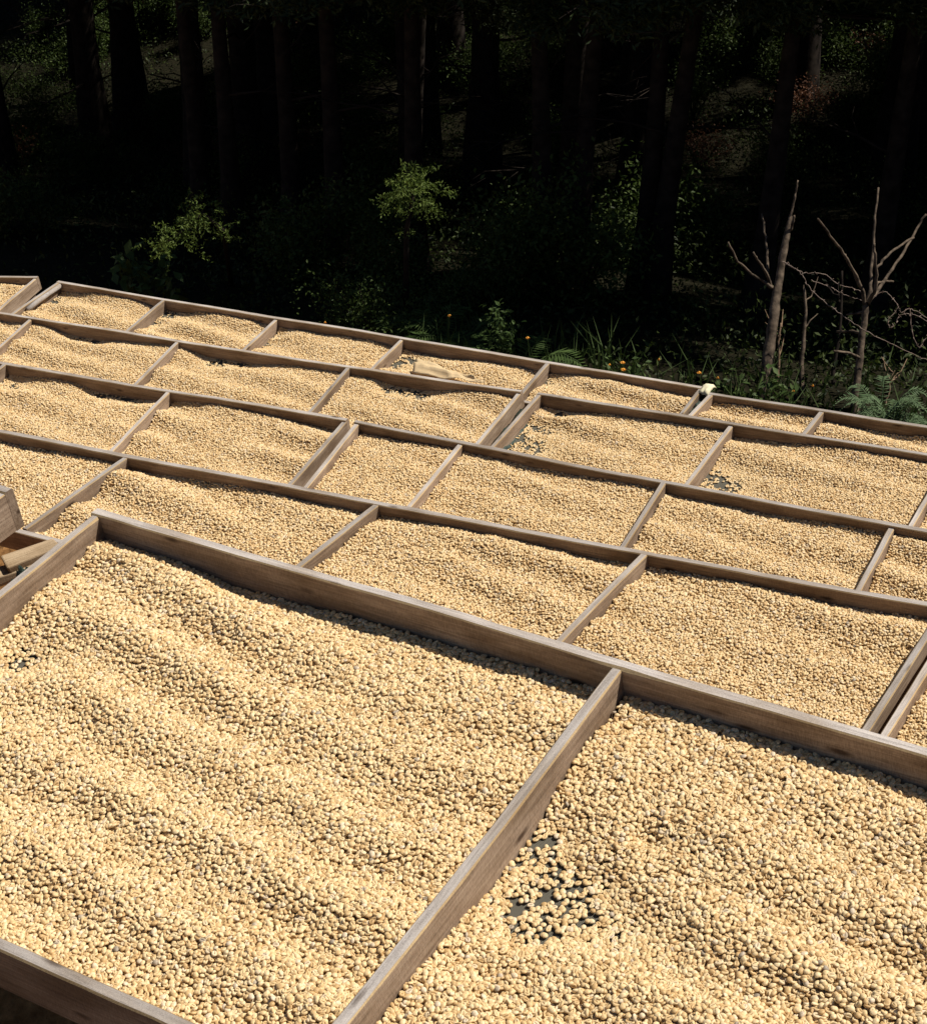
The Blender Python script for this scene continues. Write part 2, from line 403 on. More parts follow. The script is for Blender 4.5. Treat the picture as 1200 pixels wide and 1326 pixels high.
# row 3
k3 = u15(3)
b3a = bl(3, [(0, 466), (450, 541)]); b3b = bl(3, [(463, 544), (1200, 684)])
f3 = [np.array([-2.3, 1.775])*k3, np.array([-0.9, 1.855])*k3]
tray(3, [('a', -3.08*k3, -3.06*k3), ('a', -2.685*k3, -2.65*k3), ((220, 504), (150, 575)), ((448, 541), (383, 617))], b3a, f3, 'third-row drying tray ending at the double board, edged by a plank gap')
tray(3, [((465, 544), (408, 614)), ((597, 572), (535, 647)), ((862, 620), (809, 702)), ((1156, 677), (1112, 762)), ('a', -0.50*k3, -0.48*k3)], b3b, f3,
    'third-row drying tray whose first cell is narrower than the rest')
# row 4
k4 = u15(4)
b4a = bl(4, [(0, 402.5), (673, 505)]); b4b = bl(4, [(698, 507), (1200, 586)])
f4 = [np.array([-2.3, 1.975])*k4, np.array([-1.2, 2.03])*k4]
tray(4, [('a', -3.2*k4, -3.16*k4), ((44, 408), (-6, 452)), ((233, 438), (178, 492)), ((454, 471), (402, 530)), ((672, 507), (620, 570))], b4a, f4,
    'fourth-row drying tray with three small dark bare spots, ending at the open gap')
tray(4, [((700, 508), (638, 576)), ((947, 548), (891, 623)), ('a', -0.875*k4, -0.855*k4), ('a', -0.5*k4, -0.48*k4)], b4b, f4,
    'fourth-row drying tray with two dark mesh holes by its front board')
# row 5
k5 = u15(5)
b5a = bl(5, [(-60, 355), (48, 357)]); b5b = bl(5, [(76, 363), (908, 499)]); b5c = bl(5, [(920, 507), (1200, 551)])
f5 = [np.array([-2.8, 2.145])*k5, np.array([-1.2, 2.225])*k5]
tray(5, [('a', -3.4*k5, -3.36*k5), ((46, 358), (0, 398))], b5a, f5, 'back-row drying tray corner left of the grey stick, with a gap beside it')
tray(5, [((77, 364), (22, 402)), ((212, 387), (165, 427)), ((358, 411), (320, 447)), ((520, 438), (486, 472)), ((708, 470), (668, 516)), ((908, 500), (884, 531))], b5b, f5,
    'long back-row drying tray holding a grey stick and a plastic sheet')
tray(5, [((922, 508), (896, 534)), ((1066, 530), (1043, 558)), ('a', -0.85*k5, -0.83*k5), ('a', -0.55*k5, -0.53*k5)], b5c, f5, 'back-row drying tray beside the pale cloth, below the two pruned trees')

# ------------------------------------------------------------------ coffee beans
def bean_mesh(name, Lx, Ly, Lz, seed, nu=12, nv=5):
    """half of an ovoid: domed back, flat face with the centre crease; x is the long axis, dome towards +z"""
    r = np.random.default_rng(seed); V = []; F = []
    bend = r.normal(0, 0.06); egg = r.uniform(0.03, 0.12)
    def shape(x, y, z):
        y2 = y*(1+egg*x); return (x*Lx/2, (y2+bend*(x*x-0.3))*Ly/2, z*Lz)
    V.append(shape(0, 0, 0.62))
    for j in range(1, nv+1):
        th = j/nv*math.pi/2
        for i in range(nu):
            ph = 2*math.pi*i/nu; rr = math.sin(th)
            z = 0.62*math.cos(th)**0.9 if j < nv else 0.0
            V.append(shape(rr*math.cos(ph), rr*math.sin(ph), z))
    ring = lambda j, i: 1+(j-1)*nu+i % nu
    for i in range(nu): F.append((0, ring(1, i), ring(1, i+1)))
    for j in range(1, nv):
        for i in range(nu): F.append((ring(j, i), ring(j+1, i), ring(j+1, i+1), ring(j, i+1)))
    # rounded flat face with groove
    o1 = len(V)
    for i in range(nu):
        ph = 2*math.pi*i/nu; V.append(shape(0.9*math.cos(ph), 0.88*math.sin(ph), -0.2))
    for i in range(nu): F.append((ring(nv, i), o1+i, o1+(i+1) % nu, ring(nv, i+1)))
    o2 = len(V)
    for i in range(nu):
        ph = 2*math.pi*i/nu; V.append(shape(0.66*math.cos(ph), 0.30*math.sin(ph), -0.26))
    for i in range(nu): F.append((o1+i, o2+i, o2+(i+1) % nu, o1+(i+1) % nu))
    o3 = len(V)
    for i in range(nu):
        ph = 2*math.pi*i/nu; V.append(shape(0.64*math.cos(ph), 0.045*math.sin(ph), -0.12))
    for i in range(nu): F.append((o2+i, o3+i, o3+(i+1) % nu, o2+(i+1) % nu))
    F.append(tuple(o3+i for i in range(nu)))
    me = bpy.data.meshes.new(name); me.from_pydata(V, [], F); me.materials.append(M_bean)
    me.polygons.foreach_set('use_smooth', [True]*len(me.polygons)); me.update()
    return me
BM = [bean_mesh('coffee_bean', 0.0118, 0.0095, 0.0054, 1), bean_mesh('coffee_bean', 0.0106, 0.0089, 0.0050, 2),
      bean_mesh('coffee_bean', 0.0122, 0.0089, 0.0056, 3), bean_mesh('coffee_bean', 0.0101, 0.0090, 0.0064, 4)]

# thin spots where the netting shows: (pixel x, y, row, half size along a, along b)
THIN = [(18, 846, 1, .05, .03), (745, 1142, 1, .05, .035), (705, 1112, 1, .05, .03), (680, 1196, 1, .035, .028), (720, 1165, 1, .10, .05), (690, 1085, 1, .05, .04), (836, 1086, 1, .016, .012),
        (666, 567, 4, .06, .045), (682, 577, 4, .07, .04), (918, 619, 4, .06, .045), (934, 628, 4, .07, .035), (672, 556, 4, .02, .02),
        (104, 438, 4, .05, .02), (122, 441, 4, .04, .02), (282, 468, 4, .05, .03), (312, 471, 4, .05, .02), (505, 505, 4, .03, .02), (530, 507, 4, .05, .03), (545, 513, 4, .03, .02), (723, 536, 4, .03, .02), (700, 556, 4, .05, .02),
        (150, 513, 3, .05, .02), (168, 516, 3, .05, .02), (132, 512, 3, .04, .015), (15, 500, 3, .03, .02), (72, 390, 5, .06, .02), (66, 387, 5, .05, .03),
        (216, 407, 5, .06, .025), (200, 418, 5, .05, .02), (350, 434, 5, .04, .02), (338, 445, 5, .04, .02), (517, 464, 5, .05, .03), (530, 468, 5, .05, .03), (510, 472, 5, .05, .025), (560, 458, 5, .07, .02), (702, 494, 5, .04, .02)]
THIN = [(*on_row(px, py, r, ROWD[r]+0.065), r, sa*(1 if r == 1 else 1.45), sb*(1 if r == 1 else 1.6)) for px, py, r, sa, sb in THIN]

def low(a, b, row):
    t = np.zeros_like(a)
    for ta, tb, tr, sa, sb in THIN:
        if tr == row: t = np.maximum(t, min(1, sa/.03)*np.exp(-((a-ta)/(sa*2.3))**2-((b-tb)/(sb*2.3))**2))
    return t

def surf(a, b, row, ci, quad):
    """height of the bean surface above the netting"""
    o = 17.3*ci
    warp = (0.05 if row == 1 else 0.035)*vn1(a*1.5+o, b*1.5+9)+0.012*vn2(a*6+o, b*6)
    lam = 0.18 if row == 1 else 0.20
    wv = np.sin(2*math.pi*(b+0.10*a+warp)/lam + 1.7*ci)
    amp = (0.0098 if row == 1 else 0.0122)*np.clip(0.75+0.8*vn3(a*2.2+o, b*1.4+3), 0.15, 2)
    h = 0.032 + amp*wv + 0.006*vn2(a*3.1+o+5, b*4.1+7) + 0.0035*vn3(a*13+o, b*19) + 0.0022*vn1(a*40+o, b*40)
    bl_, br, fr_, fl = quad
    d = br-bl_; nrm = np.array([-d[1], d[0]])/np.linalg.norm(d)
    db = -((a-bl_[0])*nrm[0]+(b-bl_[1])*nrm[1])       # distance to the back board
    h = h - 0.008*np.exp(-(db/0.06)**2)*(1+1.2*vn1(a*3.3+o, 3.3))
    if row in (2,):                                    # raked up into a bank near the back board
        h = h + 0.014*np.exp(-((db-0.11)/0.07)**2)*(0.8+0.8*vn3(a*2.0+o, 8.1))
    h = np.clip(h, 0.010, 0.070)
    return h*(1-0.93*np.minimum(1, 1.25*low(a, b, row)))

def thinness(a, b, row):
    t = np.zeros_like(a)
    for ta, tb, tr, sa, sb in THIN:
        if tr != row: continue
        e = ((a-ta)/sa)**2+((b-tb)/sb)**2
        wob = 0.9*vn2(a*55, b*55)+0.5*vn3(a*120, b*120)
        t = np.maximum(t, np.clip((1.1-e+wob)*0.9, 0, 1))
    return t

PTS = []; ROT = []; SCL = []; VAR = []; TOPM = []; UV_ = []; UF_ = []
uoff = 0
for ci, (row, D, hb, quad) in enumerate(CELLS):
    quad = [np.asarray(v) for v in quad]; Q = np.array(quad)
    lo, hi = Q.min(0), Q.max(0); net = -D-hb+0.014
    def inside(a, b, m):
        ok = np.ones_like(a, bool)
        for i in range(4):
            p, q_ = quad[i], quad[(i+1) % 4]; d = q_-p; nn = np.array([d[1], -d[0]])/np.linalg.norm(d)
            ok &= ((a-p[0])*nn[0]+(b-p[1])*nn[1]) > m[i]
        return ok
    for layer, pitch in (((0, 0.0075), (1, 0.0088)) if row == 1 else ((0, 0.0080), (1, 0.0092))):
        nx = int((hi[0]-lo[0])/pitch); ny = int((hi[1]-lo[1])/(pitch*0.9))
        I, J = np.meshgrid(np.arange(nx+1), np.arange(ny+1))
        a = (lo[0]+(I+0.5*(J % 2))*pitch+rng.uniform(-.42, .42, I.shape)*pitch).ravel()
        b = (lo[1]+J*pitch*0.9+rng.uniform(-.42, .42, I.shape)*pitch).ravel()
        ok = inside(a, b, (TH+0.005, TH/2+0.004, TH/2+0.004, TH/2+0.004)); a = a[ok]; b = b[ok]
        h = surf(a, b, row, ci, quad); t = thinness(a, b, row)
        keep = rng.random(len(a)) > (np.clip(t, 0, 0.6 if row == 1 else .95) if layer == 0 else np.where(h > 0.010, 0, 1.1))
        a, b, h, t = a[keep], b[keep], h[keep], t[keep]
        tt = np.clip(1.25-h/0.014, 0, 1); h = np.maximum(h, 0.0032)
        z = net+h+(rng.uniform(-0.0018, 0.0030 if row == 1 else 0.0040, len(a))*(1-tt) if layer == 0 else rng.uniform(-0.0075, -0.004, len(a)))
        tilt = np.abs(rng.normal(0, (0.52 if row == 1 else 0.66) if layer == 0 else 0.65, len(a)))*(1-0.85*tt)
        tilt = np.minimum(tilt, 1.45)
        flip = rng.random(len(a)) < 0.45
        az = rng.uniform(0, 2*math.pi, len(a)); sp_ = rng.uniform(0, 2*math.pi, len(a))
        PTS.append(np.column_stack([a, b, z])); ROT.append(np.column_stack([az, tilt, sp_, flip]))
        SCL.append(np.clip(rng.normal(1, 0.085, len(a)), 0.75, 1.25)); VAR.append(rng.integers(0, 4, len(a)))
        TOPM.append(np.full(len(a), layer == 0))
    # closed layer of beans underneath
    st = 0.02; na = int((hi[0]-lo[0])/st)+1; nbn = int((hi[1]-lo[1])/st)+1
    A_, B_ = np.meshgrid(np.linspace(lo[0], hi[0], na), np.linspace(lo[1], hi[1], nbn))
    
    zz = net+surf(A_.ravel(), B_.ravel(), row, ci, quad)-0.0098
    ins = inside(A_.ravel(), B_.ravel(), (TH*0.4,)*4).reshape(A_.shape)
    id_ = np.arange(A_.size).reshape(A_.shape)
    okf = ins[:-1, :-1] & ins[:-1, 1:] & ins[1:, 1:] & ins[1:, :-1]
    qf = np.stack([id_[:-1, :-1], id_[:-1, 1:], id_[1:, 1:], id_[1:, :-1]], -1)[okf]
    UV_.append(np.column_stack([A_.ravel(), B_.ravel(), zz])); UF_.append(qf+uoff); uoff += A_.size
PTS = np.concatenate(PTS); ROT = np.concatenate(ROT); SCL = np.concatenate(SCL); VAR = np.concatenate(VAR); TOPM = np.concatenate(TOPM)
def euler_of(R):
    """spin about own z, optional flip, tilt about a horizontal axis at az -> XYZ Euler"""
    az, tl, spn, fl = R.T
    def rz(t):
        c, s = np.cos(t), np.sin(t); o = np.zeros_like(c); l = np.ones_like(c)
        return np.stack([np.stack([c, -s, o], -1), np.stack([s, c, o], -1), np.stack([o, o, l], -1)], -2)
    def rx(t):
        c, s = np.cos(t), np.sin(t); o = np.zeros_like(c); l = np.ones_like(c)
        return np.stack([np.stack([l, o, o], -1), np.stack([o, c, -s], -1), np.stack([o, s, c], -1)], -2)
    M = rz(az) @ rx(tl) @ rz(spn) @ rx(fl*math.pi)
    return np.column_stack([np.arctan2(M[:, 2, 1], M[:, 2, 2]), np.arcsin(np.clip(-M[:, 2, 0], -1, 1)), np.arctan2(M[:, 1, 0], M[:, 0, 0])])
EUL = euler_of(ROT)
print('beans', len(PTS))
# the 300 that show largest become objects of their own
W = PTS @ FR.T + CAM
camf = c2w(np.array([0, 0, 1.0])); camr = np.array([1.0, 0, 0]); camd = c2w(np.array([0, 1.0, 0]))
dz = (W-CAM) @ camf; pxx = CX+FPX*((W-CAM) @ camr)/dz; pyy = CY+FPX*((W-CAM) @ camd)/dz
vis = TOPM & (pxx > 8) & (pxx < 1192) & (pyy < 1318) & (pyy > 0)
cand = np.where(vis)[0]; near = cand[np.argsort(dz[cand])[:300]]
FRm = Matrix(FR.tolist())
src_objs = {}
for k in near:
    o = bpy.data.objects.new('coffee_bean', BM[VAR[k]]); C.objects.link(o)
    R = FRm @ Euler(tuple(EUL[k]), 'XYZ').to_matrix()
    o.matrix_world = Matrix.Translation(Vector(W[k])) @ R.to_4x4() @ Matrix.Scale(float(SCL[k]), 4)
    tag(o, 'single pale coffee bean on the surface of the big raised tray', 'coffee bean', 'coffee beans')
    src_objs.setdefault(int(VAR[k]), o)
rest = np.ones(len(PTS), bool); rest[near] = False
P2, E2, S2, V2 = PTS[rest], EUL[rest], SCL[rest], VAR[rest]
npnt = len(P2)
UV = np.concatenate(UV_); UF = np.concatenate(UF_)+npnt
me = bpy.data.meshes.new('coffee_beans')
me.vertices.add(npnt+len(UV)); me.vertices.foreach_set('co', np.concatenate([P2, UV]).astype(np.float32).ravel())
nf = len(UF); me.loops.add(nf*4); me.polygons.add(nf)
me.loops.foreach_set('vertex_index', UF.astype(np.int32).ravel())
me.polygons.foreach_set('loop_start', np.arange(0, nf*4, 4, dtype=np.int32))
me.update(calc_edges=True); me.materials.append(M_bean)
me.polygons.foreach_set('use_smooth', [True]*nf)
pad = lambda x: np.concatenate([x, np.zeros((len(UV),)+x.shape[1:])])
at = me.attributes.new('rot', 'FLOAT_VECTOR', 'POINT'); at.data.foreach_set('vector', pad(E2).astype(np.float32).ravel())
at = me.attributes.new('size', 'FLOAT', 'POINT'); at.data.foreach_set('value', pad(S2).astype(np.float32))
for k in range(4):
    at = me.attributes.new('kind%d' % k, 'BOOLEAN', 'POINT'); at.data.foreach_set('value', np.concatenate([V2 == k, np.zeros(len(UV), bool)]))
beans = bpy.data.objects.new('coffee_beans', me); C.objects.link(beans); beans.matrix_world = M4
tag(beans, 'pale dried coffee beans spread thick across every tray', 'coffee beans', kind='stuff')
ng = bpy.data.node_groups.new('bean_spread', 'GeometryNodeTree')
ng.interface.new_socket('Geometry', in_out='INPUT', socket_type='NodeSocketGeometry')
ng.interface.new_socket('Geometry', in_out='OUTPUT', socket_type='NodeSocketGeometry')
gi = ng.nodes.new('NodeGroupInput'); go = ng.nodes.new('NodeGroupOutput'); jn = ng.nodes.new('GeometryNodeJoinGeometry')
ng.links.new(gi.outputs[0], jn.inputs[0])
def named(nm, t):
    x = ng.nodes.new('GeometryNodeInputNamedAttribute'); x.data_type = t; x.inputs['Name'].default_value = nm; return x
nr = named('rot', 'FLOAT_VECTOR'); nsz = named('size', 'FLOAT')
for k in range(4):
    ip = ng.nodes.new('GeometryNodeInstanceOnPoints'); oi = ng.nodes.new('GeometryNodeObjectInfo')
    oi.transform_space = 'ORIGINAL'; oi.inputs['Object'].default_value = src_objs[k]; oi.inputs['As Instance'].default_value = False
    kk = named('kind%d' % k, 'BOOLEAN')
    ng.links.new(gi.outputs[0], ip.inputs['Points']); ng.links.new(kk.outputs[0], ip.inputs['Selection'])
    ng.links.new(oi.outputs['Geometry'], ip.inputs['Instance']); ng.links.new(nr.outputs[0], ip.inputs['Rotation']); ng.links.new(nsz.outputs[0], ip.inputs['Scale'])
    ng.links.new(ip.outputs[0], jn.inputs[0])
ng.links.new(jn.outputs[0], go.inputs[0])
md = beans.modifiers.new('beans', 'NODES'); md.node_group = ng

# ------------------------------------------------------------------ foliage builders
def leaves_mesh(name, centers, size, mat, r, aspect=0.5, up=0.4):
    """one small bent leaf per centre"""
    n_ = len(centers); d = r.normal(size=(n_, 3)); d[:, 2] += 0.0; d /= np.linalg.norm(d, axis=1)[:, None]
    nn = r.normal(size=(n_, 3)); nn[:, 2] += up*2.5; s = np.cross(d, nn); s /= np.linalg.norm(s, axis=1)[:, None]+1e-9; m = np.cross(s, d)
    L = (size*r.uniform(0.6, 1.3, n_))[:, None]; w = L*aspect/2
    V = np.stack([centers, centers+d*L*0.5+s*w+m*L*0.06, centers+d*L-m*L*0.08, centers+d*L*0.5-s*w+m*L*0.06], 1).reshape(-1, 3)
    i = np.arange(n_)*4
    F = np.concatenate([np.stack([i, i+1, i+2], -1), np.stack([i, i+2, i+3], -1)])
    me = bpy.data.meshes.new(name); me.vertices.add(len(V)); me.vertices.foreach_set('co', V.astype(np.float32).ravel())
    me.loops.add(len(F)*3); me.polygons.add(len(F)); me.loops.foreach_set('vertex_index', F.astype(np.int32).ravel())
    me.polygons.foreach_set('loop_start', np.arange(0, len(F)*3, 3, dtype=np.int32)); me.update(calc_edges=True); me.materials.append(mat)
    return me

def ob(name, me, parent=None):
    o = bpy.data.objects.new(name, me); C.objects.link(o)
    if parent: o.parent = parent
    return o

def spray_points(r, p0, d, L, n_, spread):
    """needle bases along a drooping feathery spray"""
    t = np.sqrt(r.random(n_)); c = p0+np.outer(t*L, d)
    c[:, 2] -= 0.25*L*t*t
    off = r.normal(size=(n_, 3))*spread*L*(0.35+0.65*t*(1.15-t))[:, None]; off[:, 2] *= 0.35
    return c+off

def behind(px, b=7.15):                            # ground point at distance b across the rows, in pixel column px
    lo, hi = -20.0, 10.0
    for _ in range(60):
        m = (lo+hi)/2; v = (f2w((m, b, gh(m, b)))-CAM); x = CX+FPX*(v @ camr)/(v @ camf)
        if x > px: hi = m
        else: lo = m
    return f2w((m, b, gh(m, b)))

# ---- conifers: trunk and limbs in view, crown mostly above the frame
def conifer_proto(seed, H, h0, rad, tr):
    r = np.random.default_rng(seed)
    root = empty('conifer_tree')
    pts = []; rad_ = []
    wx, wy = r.normal(0, 0.10, 2)
    for i in range(9):
        t = i/8; pts.append((wx*math.sin(2.2*t)*t*1.5, wy*math.sin(1.9*t)*t*1.5, t*H)); rad_.append(tr*(1-0.85*t)*(1+0.5*math.exp(-t*H/0.25)))
    pts.insert(0, (0, 0, -0.2)); rad_.insert(0, tr*1.6)
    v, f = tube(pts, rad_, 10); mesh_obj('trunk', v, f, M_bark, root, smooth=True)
    cs = []
    nb = 46
    for k in range(nb):
        hgt = h0+(H-h0)*(k/nb)**0.9*0.97; az = r.uniform(0, 2*math.pi); env = rad*(1-(hgt-h0)/(H-h0))**0.65+0.15
        L = env*r.uniform(0.75, 1.15)
        d = np.array([math.cos(az), math.sin(az), r.uniform(-0.25, 0.2)]); d /= np.linalg.norm(d)
        x0 = np.array([wx*math.sin(2.2*hgt/H)*hgt/H*1.5, wy*math.sin(1.9*hgt/H)*hgt/H*1.5, hgt])
        cs.append(spray_points(r, x0, d, L, int((2000 if rad < 1.4 else 1300)*L/1.2), 0.23))
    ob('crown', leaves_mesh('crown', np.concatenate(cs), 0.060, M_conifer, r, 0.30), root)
    for k in range(9):                             # bare lower limbs
        hgt = r.uniform(0.45, h0+0.4); az = r.uniform(0, 2*math.pi); L = r.uniform(0.4, 1.5)
        p = np.array([0, 0, hgt]); d = np.array([math.cos(az), math.sin(az), r.uniform(-0.2, 0.5)])
        pl = [p, p+d*L*0.4+r.normal(0, .03, 3), p+d*L*0.75+r.normal(0, .06, 3), p+d*L+np.array([0, 0, r.uniform(-.2, .25)])]
        parts = [tube(pl, [0.013, 0.009, 0.006, 0.002], 5)]
        for s in range(4):
            q0 = pl[1]*(1-s/4)+pl[3]*(s/4); e = d*0.25*L+r.normal(0, 0.12, 3); parts.append(tube([q0, q0+e*0.6, q0+e+r.normal(0, .03, 3)], [0.005, 0.003, 0.001], 4))
        v, f = merge(*parts); mesh_obj('limb', v, f, M_bark, root, smooth=True)
    return root
GROW_S, GROW_V = .9, .45
KIND = [(4.6, 2.7, 1.0, .08), (5.9, 3.1, 1.3, .10), (7.6, 3.4, 1.6, .115), (8.6, 3.6, 1.8, .135)]
protos = [conifer_proto(11+i, *k) for i, k in enumerate(KIND)]
used = [False]*len(protos)
NTREE = 140
FG = 'conifers of the dark wood behind the trays'
def place_tree(k, pos, sc=1.0, rz=None, lean=(0, 0), label='tall dark conifer standing in the shaded wood behind the trays', girth=1.0):
    o = protos[k] if not used[k] else copy_tree(protos[k]); used[k] = True
    o.matrix_world = Matrix.Translation(Vector(pos)) @ Euler((lean[0], lean[1], 0)).to_matrix().to_4x4() @ Matrix.Rotation(random.uniform(0, 6.28) if rz is None else rz, 4, 'Z') @ Matrix.Diagonal((sc*girth, sc*girth, sc, 1))
    tag(o, label, 'tree', FG); return o
front = [((66, 352), (0, .03)), ((523, 426), (0, 0)), ((592, 418), (0, 0)), ((682, 428), (0, .04)), ((752, 414), (0, .06)), ((918, 426), (0, .06)),
         ((345, 356), (0, 0.0)), ((428, 376), (0, 0)), ((190, 334), (0, 0)), ((1086, 424), (0, .03)), ((270, 345), (0, 0))]
tree_pos = []
SF = FR.T @ SUN
def shades_beds(pf, sc, k):                        # would this tree's crown throw its shadow on the trays?
    H, h0, rad, _t = KIND[k]
    for h in np.linspace(h0-.2, H, 8):
        rr = sc*(rad*(1-np.clip((h-h0)/(H-h0), 0, 1))**0.65+.12); z = pf[2]+sc*h+4.24
        if pf[1]-rr-max(z, 0)*SF[1]/SF[2] < 6.72: return True
    return False
LIT = [at_depth(*q_) for q_ in ((1078, 308, 9.3), (1135, 290, 9.7), (1165, 335, 9.7), (1010, 350, 9.7), (535, 245, 10.25), (530, 262, 10.25), (240, 292, 10.8), (262, 275, 10.8),
       (548, 432, 9.9), (600, 432, 10.0), (668, 440, 9.8), (565, 428, 9.9), (690, 445, 9.8), (640, 438, 9.8))]
GLADE = [(100, 60), (165, 45), (740, 60), (790, 30), (1050, 135), (980, 110), (240, 30), (390, 40), (20, 285), (560, 398), (652, 392), (726, 366), (862, 348), (640, 30), (1130, 70)]
GLADE = [on_ground(px, py+12)+np.array([0, 0, .35]) for px, py in GLADE]   # sunny spots in the wood that can be seen between the trees
GL_ = np.array(GLADE); LI_ = np.array(LIT); _T = np.arange(.2, 14, .2)
def crown_hit(P, pf, sc, k, grow):
    H, h0, rad, _t = KIND[k]; v = P-f2w(pf); h = v[..., 2]/sc
    rr = sc*grow*(rad*np.clip(1-np.clip((h-h0)/(H-h0), 0, 1), 0, 1)**0.65+.15)
    return bool(np.any((h > h0-.25) & (h < H) & (np.hypot(v[..., 0], v[..., 1]) < rr)))
_sunL = LI_[:, None]+SUN*_T[:, None]; _sunG = GL_[:, None]+SUN*_T[:, None]
_viewG = np.concatenate([q_+(CAM-q_)/np.linalg.norm(CAM-q_)*np.arange(.6, max(.8, np.linalg.norm(CAM-q_)-9), .2)[:, None] for q_ in GLADE])
def blocks_sun(pf, sc, k, glade=True):             # would this crown shade one of the things that stand in the sun, or hide a sunny spot?
    if crown_hit(_sunL, pf, sc, k, 1.2): return True
    return glade and (crown_hit(_sunG, pf, sc, k, GROW_S) or crown_hit(_viewG, pf, sc, k, GROW_V))
def tallest(pf, lo=.85, hi=1.2, glade=True):
    for k in (3, 2, 1, 0):
        for sc in np.linspace(hi, lo, 6):
            if not shades_beds(pf, sc, k) and not blocks_sun(pf, sc, k, glade): return k, float(sc)
    return None, None
TL = {523: 'straight dark trunk rising right behind the slender sapling with the light tuft', 592: 'narrow dark trunk standing behind the arching fern', 682: 'thick dark trunk behind the fern with drooping fronds',
      752: 'dark flaring trunk leaning beside the thick trunk, behind the leafy weed', 918: 'dark leaning trunk just left of the thick pruned tree', 1086: 'dark trunk directly behind the slim forked pruned tree'}
for (px, py), ln in front:
    p = on_ground(px, py); pf = w2f(p); k, sc = tallest(pf, glade=False)
    while k is None: pf[1] += .15; pf[2] = gh(pf[0], pf[1]); k, sc = tallest(pf, glade=False)
    p = f2w(pf); tree_pos.append(p); o = place_tree(k, p, sc, lean=ln, girth=1.15)
    if px in TL: o['label'] = TL[px]
r_ = np.random.default_rng(5)
def far_enough(p, dmin): return all(math.hypot(p[0]-q_[0], p[1]-q_[1]) > dmin for q_ in tree_pos)
tries = 0; cnt = 0
while cnt < NTREE and tries < 9000:
    tries += 1
    a, b = r_.uniform(-24, 13), 8.6+18*r_.random()**1.2
    pf = np.array([a, b, float(gh(a, b))]); p = f2w(pf)
    dm = 1.15 if b < 11 else 1.55
    if depth(p) < 10.9 or not far_enough(p, dm): continue
    if abs(p[0]) > 5+.42*p[1] or p[1] > 30: continue
    k, sc = tallest(pf)
    if k is None: continue
    tree_pos.append(p); cnt += 1
    place_tree(k, p, sc*r_.uniform(.85, 1.0), lean=(r_.normal(0, .02), r_.normal(0, .02)))
print('trees', cnt, tries)

# ---- shrubs of the undergrowth
def shrub_proto(seed, w, h, n_, size, mat):
    r = np.random.default_rng(seed); root = empty('shrub')
    nst = 7; cs = []; parts = []
    for k in range(nst):
        az = r.uniform(0, 6.28); e = np.array([math.cos(az)*w*r.uniform(.2, 1), math.sin(az)*w*r.uniform(.2, 1), h*r.uniform(.55, 1.05)])
        m = e*0.5+np.array([0, 0, 0.12*h]); parts.append(tube([(0, 0, -0.05), m, e], [0.010, 0.008, 0.002], 5))
        t = r.random(n_//nst)**0.7; c = np.outer(t, e)+np.outer(t*(1-t), np.array([0, 0, 0.5*h]))
        cs.append(c+r.normal(size=c.shape)*np.array([w*.22, w*.22, h*.12]))
    v, f = merge(*parts); mesh_obj('stem', v, f, M_bark, root, smooth=True)
    ob('foliage', leaves_mesh('foliage', np.concatenate(cs), size, mat, r, 0.5), root)
    return root
sp_ = [shrub_proto(21, .55, .8, 3200, .042, M_shrub), shrub_proto(22, .7, .6, 3200, .036, M_shrub), shrub_proto(23, .45, 1.0, 2600, .05, M_shrub), shrub_proto(24, .5, .55, 1400, .04, M_brown)]
su = [False]*4; cnt = 0; tries = 0
while cnt < 110 and tries < 9000:
    tries += 1
    glade = tries <= 3*len(GLADE)
    a, b = r_.uniform(-26, 8), 10.5+14*r_.random(); p = f2w((a, b, gh(a, b)))
    if glade:
        p = GLADE[(tries-1)//3]-(0, 0, .35)+r_.normal(0, .45, 3)*(1, 1, 0); p[2] = world_ground(p[0], p[1])
    if depth(p) < 13.5 and not glade: continue
    d_ = (p-CAM); zz = d_ @ camf; x_ = CX+FPX*(d_ @ camr)/zz; y_ = CY+FPX*(d_ @ camd)/zz
    if not (-150 < x_ < 1350 and -80 < y_ < 460): continue
    cnt += 1; k = int(r_.choice(4, p=[.34, .32, .26, .08]))
    o = sp_[k] if not su[k] else copy_tree(sp_[k]); su[k] = True
    s = r_.uniform(.55, .95)
    o.matrix_world = Matrix.Translation(Vector(p)) @ Matrix.Rotation(r_.uniform(0, 6.28), 4, 'Z') @ Matrix.Scale(s, 4)
    tag(o, 'rust-brown withered shrub on the shaded forest floor' if k == 3 else 'green leafy shrub in the undergrowth between the dark trunks', 'shrub', 'withered shrubs of the undergrowth' if k == 3 else 'green shrubs of the undergrowth')

# ---- ground cover of the wood: nobody could count it
r = np.random.default_rng(303)
M_cover = leaf_mat('ground_cover_leaves', (0.006, 0.013, 0.002), (0.045, 0.064, 0.012), 0.2)
nc = 15000; A_ = r.uniform(-26, 9, nc); B_ = 7.25+17.8*r.random(nc)**0.8
dn = 0.5+0.9*vn1(A_*1.1+31, B_*1.1+17)+0.5*vn2(A_*3+3, B_*3+5)
keep = r.random(nc) < np.clip(dn+.15, .05, 1); A_, B_ = A_[keep], B_[keep]
hgt_ = (0.10+0.32*np.clip(dn[keep], 0, 1.3))*np.clip((B_-6.6)/2.2, .25, 1)
cs = []
for a, b, h in zip(A_, B_, hgt_):
    n1 = int(9+22*h/.4); c = r.normal(size=(n1, 3))*np.array([.13, .13, .0]); t = r.random(n1)
    c[:, 2] = h*t; c[:, :2] *= (1.2-.5*t)[:, None]
    cs.append(c+np.array([a, b, float(gh(a, b))]))
nr_ = 1700; A2 = r.uniform(-9, 4, nr_); B2 = r.uniform(7.2, 9.2, nr_)          # low cover thickens along the edge of the wood
